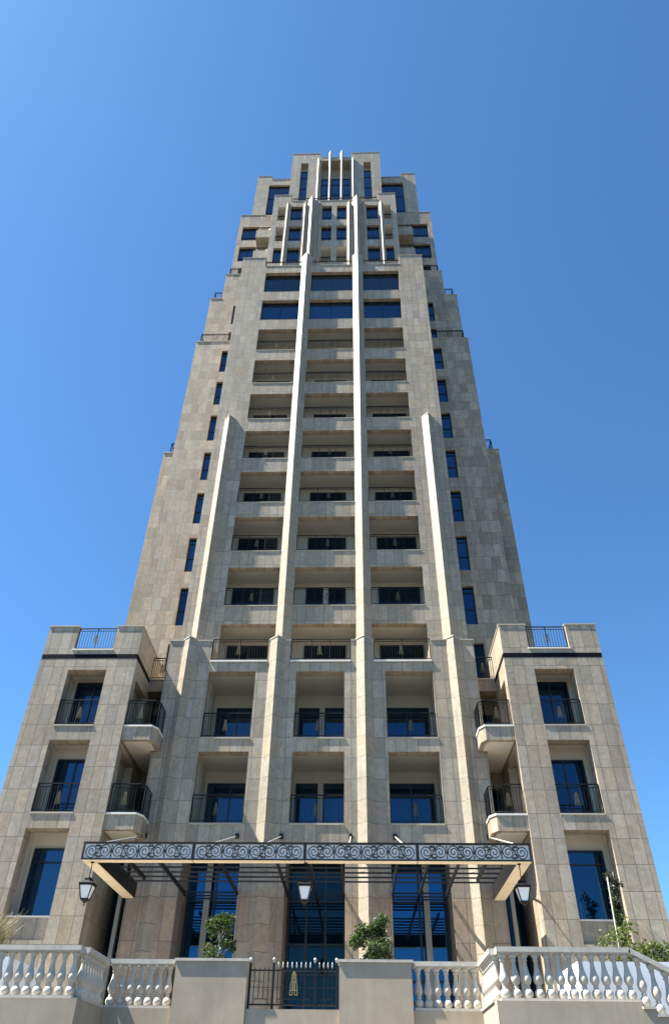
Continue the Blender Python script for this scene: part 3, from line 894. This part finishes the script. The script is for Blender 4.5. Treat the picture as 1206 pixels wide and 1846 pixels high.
PROF = [(0.075, 0), (0.078, 0.03), (0.092, 0.055), (0.092, 0.10), (0.072, 0.145), (0.042, 0.165), (0.05, 0.185), (0.05, 0.20), (0.038, 0.22), (0.07, 0.26), (0.088, 0.31), (0.085, 0.36),
        (0.066, 0.42), (0.048, 0.50), (0.038, 0.58), (0.036, 0.63), (0.052, 0.645), (0.052, 0.665), (0.04, 0.68), (0.062, 0.71), (0.075, 0.735), (0.078, 0.77)]
def balustrade(name, root_loc, label, runs, hgt=0.87, steps=None):
    root = empty(name, root_loc, label, 'balustrade', 'white balustrades along the forecourt wall')
    for (xa, ya), (xb, yb), z, n in runs:
        d = Vector((xb - xa, yb - ya, 0)); L = d.length; d.normalize(); w = Vector((-d.y, d.x, 0))
        for nm, z0, z1, wd in (('base_rail', z, z + 0.045, 0.13), ('handrail', z + hgt - 0.085, z + hgt, 0.115)):
            m = MB()
            e = 0.0
            p = [(xa + w.x * wd, ya + w.y * wd), (xa - w.x * wd, ya - w.y * wd), (xb - w.x * wd, yb - w.y * wd), (xb + w.x * wd, yb + w.y * wd)]
            m.prism(p, z0, z1)
            if nm == 'handrail':
                wd2 = wd * 0.8
                p = [(xa + w.x * wd2, ya + w.y * wd2), (xa - w.x * wd2, ya - w.y * wd2), (xb - w.x * wd2, yb - w.y * wd2), (xb + w.x * wd2, yb + w.y * wd2)]
                m.prism(p, z0 - 0.025, z0)
            m.build(nm, LIME, root)
        s = (hgt - 0.045 - 0.085 - 0.02) / 0.77
        for i in range(n):
            t = (i + 0.5) / n
            m = MB()
            x, y = xa + (xb - xa) * t, ya + (yb - ya) * t
            m.lathe(x, y, z + 0.045, [(r * 1.0, h * s) for r, h in PROF], 14)
            m.build('baluster', LIME, root)
    return root
balustrade('balustrade', (-4, 16.4, -1.6), 'white balustrade run on the beige wall in front of the dry grass planter', [((-9.2, 16.42), (-3.98, 16.42), 1.645, 25), ((-3.98, 16.53), (-3.98, 18.06), 1.645, 8)])
balustrade('balustrade', (-3.2, 18.1, -1.6), 'short white balustrade between the dry grass corner and the plastered panel', [((-3.86, 18.14), (-2.47, 18.14), 1.66, 7)])
balustrade('balustrade', (3.3, 18.1, -1.6), 'short white balustrade before the blue shop window, beside the plastered panel', [((2.6, 18.14), (3.98, 18.14), 1.66, 7)])
balustrade('balustrade', (5.3, 16.3, -1.6), 'white balustrade run before the white planter, ending at the stair', [((4.08, 16.28), (6.62, 16.28), 1.655, 12), ((4.08, 16.40), (4.08, 18.02), 1.655, 8)])
sb = empty('stair_balustrade', (7.5, 16.3, -1.6), 'white balustrade sloping down in steps beside the white planter', 'balustrade', 'white balustrades along the forecourt wall')
m = MB()
sl = -0.115 / 0.235
m.beam((6.60, 16.28, 1.655 + 0.83), (9.4, 16.28, 1.655 + 0.83 + sl * 2.8), 0.23, 0.085); m.build('handrail', LIME, sb)
for i in range(12):
    x = 6.622 + 0.117 + i * 0.235; z = 1.655 - 0.115 * (i + 1)
    m = MB(); m.box(x - 0.125, x + 0.115, 16.08, 16.47, z + .001, z + 0.045); m.build('step_cap', LIME, sb)
    m = MB(); ht = 1.655 + 0.785 + sl * (x - 6.60) - z - 0.045
    m.lathe(x, 16.28, z + 0.045, [(r, h * ht / 0.77) for r, h in PROF], 14); m.build('baluster', LIME, sb)

# ------------------------------------------------------------------ iron gate
gate = empty('iron_gate', (0.06, 18.2, 1.66), 'black iron gate with pale spear tips and a gold tower emblem', 'gate')
GYY = 18.16
for x in (-0.86, -0.36, 0.52, 0.98):
    m = MB(); m.box(x - 0.022, x + 0.022, GYY - 0.022, GYY + 0.022, 1.66, 2.50)
    p = m.build('gate_post', BLACK, gate)
    m = MB(); m.lathe(x, GYY, 2.50, [(0.012, 0), (0.022, 0.012), (0.012, 0.022), (0.03, 0.045), (0.036, 0.062), (0.03, 0.08), (0.008, 0.096)], 8); m.build('ball_finial', STEEL, p)
for a, b, n in ((-0.86, -0.36, 5), (-0.36, 0.52, 9), (0.52, 0.98, 5)):
    m = MB()
    for z in (1.75, 2.36):
        m.box(a + 0.022, b - 0.022, GYY - 0.012, GYY + 0.012, z - 0.014, z + 0.014)
    q = (b - a) / n
    m.box(a + q, b - q, GYY - 0.008, GYY + 0.008, 1.84, 1.855)
    m.box(a + 0.022, b - 0.022, GYY - 0.006, GYY + 0.006, 2.05, 2.058)
    for i in range(1, n):
        x = a + q * i
        m.box(x - 0.008, x + 0.008, GYY - 0.007, GYY + 0.007, 1.75 if i in (1, n - 1) else 1.84, 2.41)
    gp = m.build('bar_panel', BLACK, gate)
    if a > -0.5:
        for i in range(1, n):
            t = MB(); t.lathe(a + q * i, GYY, 2.40, [(0.008, 0), (0.014, 0.02), (0.017, 0.045), (0.010, 0.075), (0.002, 0.12)], 6); t.build('spear_tip', STEEL, gp)
emblem_mb(0.08, GYY - 0.015, 1.915, 0.42, 0.015).build('emblem', GOLD, gate)

# ------------------------------------------------------------------ planters and plants
for x0, x1, lab in ((5.93, 10.5, 'white painted planter wall holding the green hedge'), (-10.5, -5.86, 'white painted planter wall holding the dry grass')):
    solid([('+', (x0, x1, 17.5, 19.6, -1.6, 2.48)), ('-', (x0 + 0.15, x1 - 0.15, 17.65, 19.45, 2.3, 2.48), 1)]).build('planter', [WHITEW, BARK])
    tag(bpy.data.objects['planter' if x0 > 0 else 'planter.001'], lab, 'planter')

def leaf_quads(mb, n, centers, size, flat=0.0, droop=0.0):
    for _ in range(n):
        cx, cy, cz, r = random.choice(centers)
        d = Vector((random.gauss(0, 1), random.gauss(0, 1), random.gauss(0, 1))).normalized() * r * random.random() ** 0.42
        p = Vector((cx, cy, cz)) + d
        a = Vector((random.gauss(0, 1), random.gauss(0, 1), random.gauss(0, 0.7) - droop)).normalized()
        b = a.cross(Vector((random.gauss(0, 1), random.gauss(0, 1), random.gauss(0, 1)))).normalized()
        cdir = a.cross(b)
        L = size * random.uniform(0.6, 1.25); w = L * 0.30
        i = len(mb.v)
        mid = p + a * (L * 0.5)
        mb.v += [tuple(p), tuple(mid + b * w + cdir * w * 0.35), tuple(p + a * L), tuple(mid - b * w + cdir * w * 0.35)]
        mb.face((i, i + 1, i + 2)); mb.face((i, i + 2, i + 3))

def small_tree(x, y, label, seed, loose, pale_stem):
    random.seed(seed)
    root = empty('potted_tree', (x, y, 1.6), label, 'tree', 'small trees behind the plastered panels')
    m = MB(); m.lathe(x, y, 1.6, [(0.2, 0), (0.25, 0.25), (0.29, 0.55), (0.31, 0.56), (0.31, 0.62), (0.27, 0.62), (0.27, 0.57)], 16); m.build('pot', TERRA, root)
    t = MB(); t.tube([(x, y, 2.15), (x + 0.02, y, 2.6), (x - 0.01, y, 3.0), (x + .03, y, 3.3)], 0.03, 8, 0.012)
    cl = []
    for i in range(22 if loose else 20):
        a = random.uniform(0, 6.28); zz = random.uniform(2.55, 3.5)
        rad = (0.36 if zz < 3.25 else 0.26) * random.uniform(0.35, 1.15)
        px, py = x + math.cos(a) * rad, y + math.sin(a) * rad
        cl.append((px, py, zz, random.uniform(0.11, 0.2)))
        t.tube([(x, y, zz - 0.3), ((x + px) / 2, (y + py) / 2, zz - 0.08), (px, py, zz)], 0.012, 5, 0.004)
    t.build('trunk', BARK if not pale_stem else STEEL, root)
    l = MB(); leaf_quads(l, 2100 if loose else 2600, cl, 0.088); l.build('crown', LEAF, root)
    return root
small_tree(-1.76, 19.3, 'loose leafy little tree with a pale stem, beside the glazed bay', 3, True, True)
small_tree(1.73, 19.3, 'dense dark little tree standing before the sunlit pale fin', 11, False, False)

def shrub(name, x, y, z, w, h, n, mat, label, cat, seed, size=0.09, group=None, stems=6):
    random.seed(seed)
    root = empty(name, (x, y, z), label, cat, group)
    cl = []; t = MB()
    for i in range(stems):
        px, py = x + random.uniform(-w, w) * 0.8, y + random.uniform(-0.3, 0.3)
        zz = z + h * random.uniform(0.45, 0.9)
        cl.append((px, py, zz, h * random.uniform(0.16, 0.3))); cl.append(((px + x) / 2, py, z + h * 0.3, h * 0.3))
        t.tube([(x + (px - x) * 0.3, y, z - 0.15), ((x + px) / 2, py, z + h * 0.3), (px, py, zz)], 0.012, 5, 0.004)
    t.build('stem', BARK, root)
    l = MB(); leaf_quads(l, n, cl, size); l.build('foliage', mat, root)
    return root
HG = 'green shrubs in the white planter'
shrub('shrub', 6.95, 18.3, 2.35, 0.22, 0.8, 420, LEAF_HEDGE, 'single bright green shrub in the white planter below the tall wing window', 'shrub', 21)
shrub('shrub', 7.62, 18.2, 2.35, 0.30, 0.55, 700, LEAF_HEDGE, 'low green bush in the white planter where the stair rail begins', 'shrub', 22)
shrub('shrub', 8.35, 18.2, 2.35, 0.45, 0.58, 900, LEAF_HEDGE, 'low green bush at the end of the white planter, under the pink blossom', 'shrub', 23)
shrub('shrub', 7.55, 18.6, 2.35, 0.22, 1.15, 330, LEAF_HEDGE, 'tall thin sprigs rising above the low green bushes', 'shrub', 24, 0.10)
# dry grass
random.seed(5)
gr = empty('ornamental_grass', (-6.9, 18.4, 2.3), 'dry yellow arching grass in the planter before the wing', 'grass plant'); gr['kind'] = 'thing'
l = MB()
for i in range(520):
    a = random.uniform(0, 6.28); L = random.uniform(0.9, 1.95); x, y = -6.85 + random.gauss(0, 0.22), 18.4 + random.gauss(0, 0.15)
    dx, dy = math.cos(a), math.sin(a); k = random.uniform(0.2, 0.55)
    pts = [(x + dx * k * t * t, y + dy * k * t * t * 0.7, 2.3 + L * (t - 0.35 * t * t)) for t in (0, 0.35, 0.7, 1.0)]
    l.tube(pts, 0.008, 3, 0.002, smooth=False)
l.build('blades', LEAF_DRY, gr)
shrub('shrub', -6.3, 18.2, 2.3, 0.2, 0.45, 330, LEAF_HEDGE, 'small green bush beside the dry grass', 'shrub', 31)
# climber, its stake and a blossom
cy = empty('climbing_plant', (9.5, 25.6, 1.6), 'dark green climber growing up the sunlit wing recess behind a pale stake', 'climbing plant')
random.seed(9)
t = MB(); t.tube([(9.42, 25.5, 1.6), (9.5, 25.5, 4.0), (9.62, 25.55, 6.1)], 0.03, 6, 0.01); t.build('stem', BARK, cy)
cl = [(9.42 + 0.028 * (z - 2) + random.gauss(0, .05), 25.5, z, 0.10 + 0.07 * random.random()) for z in np.arange(1.9, 6.05, 0.11)]
l = MB(); leaf_quads(l, 2200, cl, 0.10, droop=0.2); l.build('foliage', LEAF_DARK, cy)
m = MB(); m.tube([(9.12, 25.2, 1.6), (9.30, 25.2, 5.86)], 0.022, 8)
tag(m.build('plant_stake', POSTM), 'thin pale stake standing before the dark climber', 'stake')
fl = empty('flowering_sprig', (8.85, 18.9, 2.35), 'tall bare sprig with pink blossom against the wing edge', 'flower')
random.seed(14)
t = MB(); t.tube([(8.7, 18.9, 2.35), (8.72, 18.9, 3.0), (8.80, 18.9, 3.5)], 0.008, 5, 0.004); t.build('stem', BARK, fl)
l = MB(); leaf_quads(l, 60, [(8.79, 18.9, 3.5, 0.07), (8.73, 18.9, 3.57, 0.05)], 0.05); l.build('blossom', PETAL, fl)
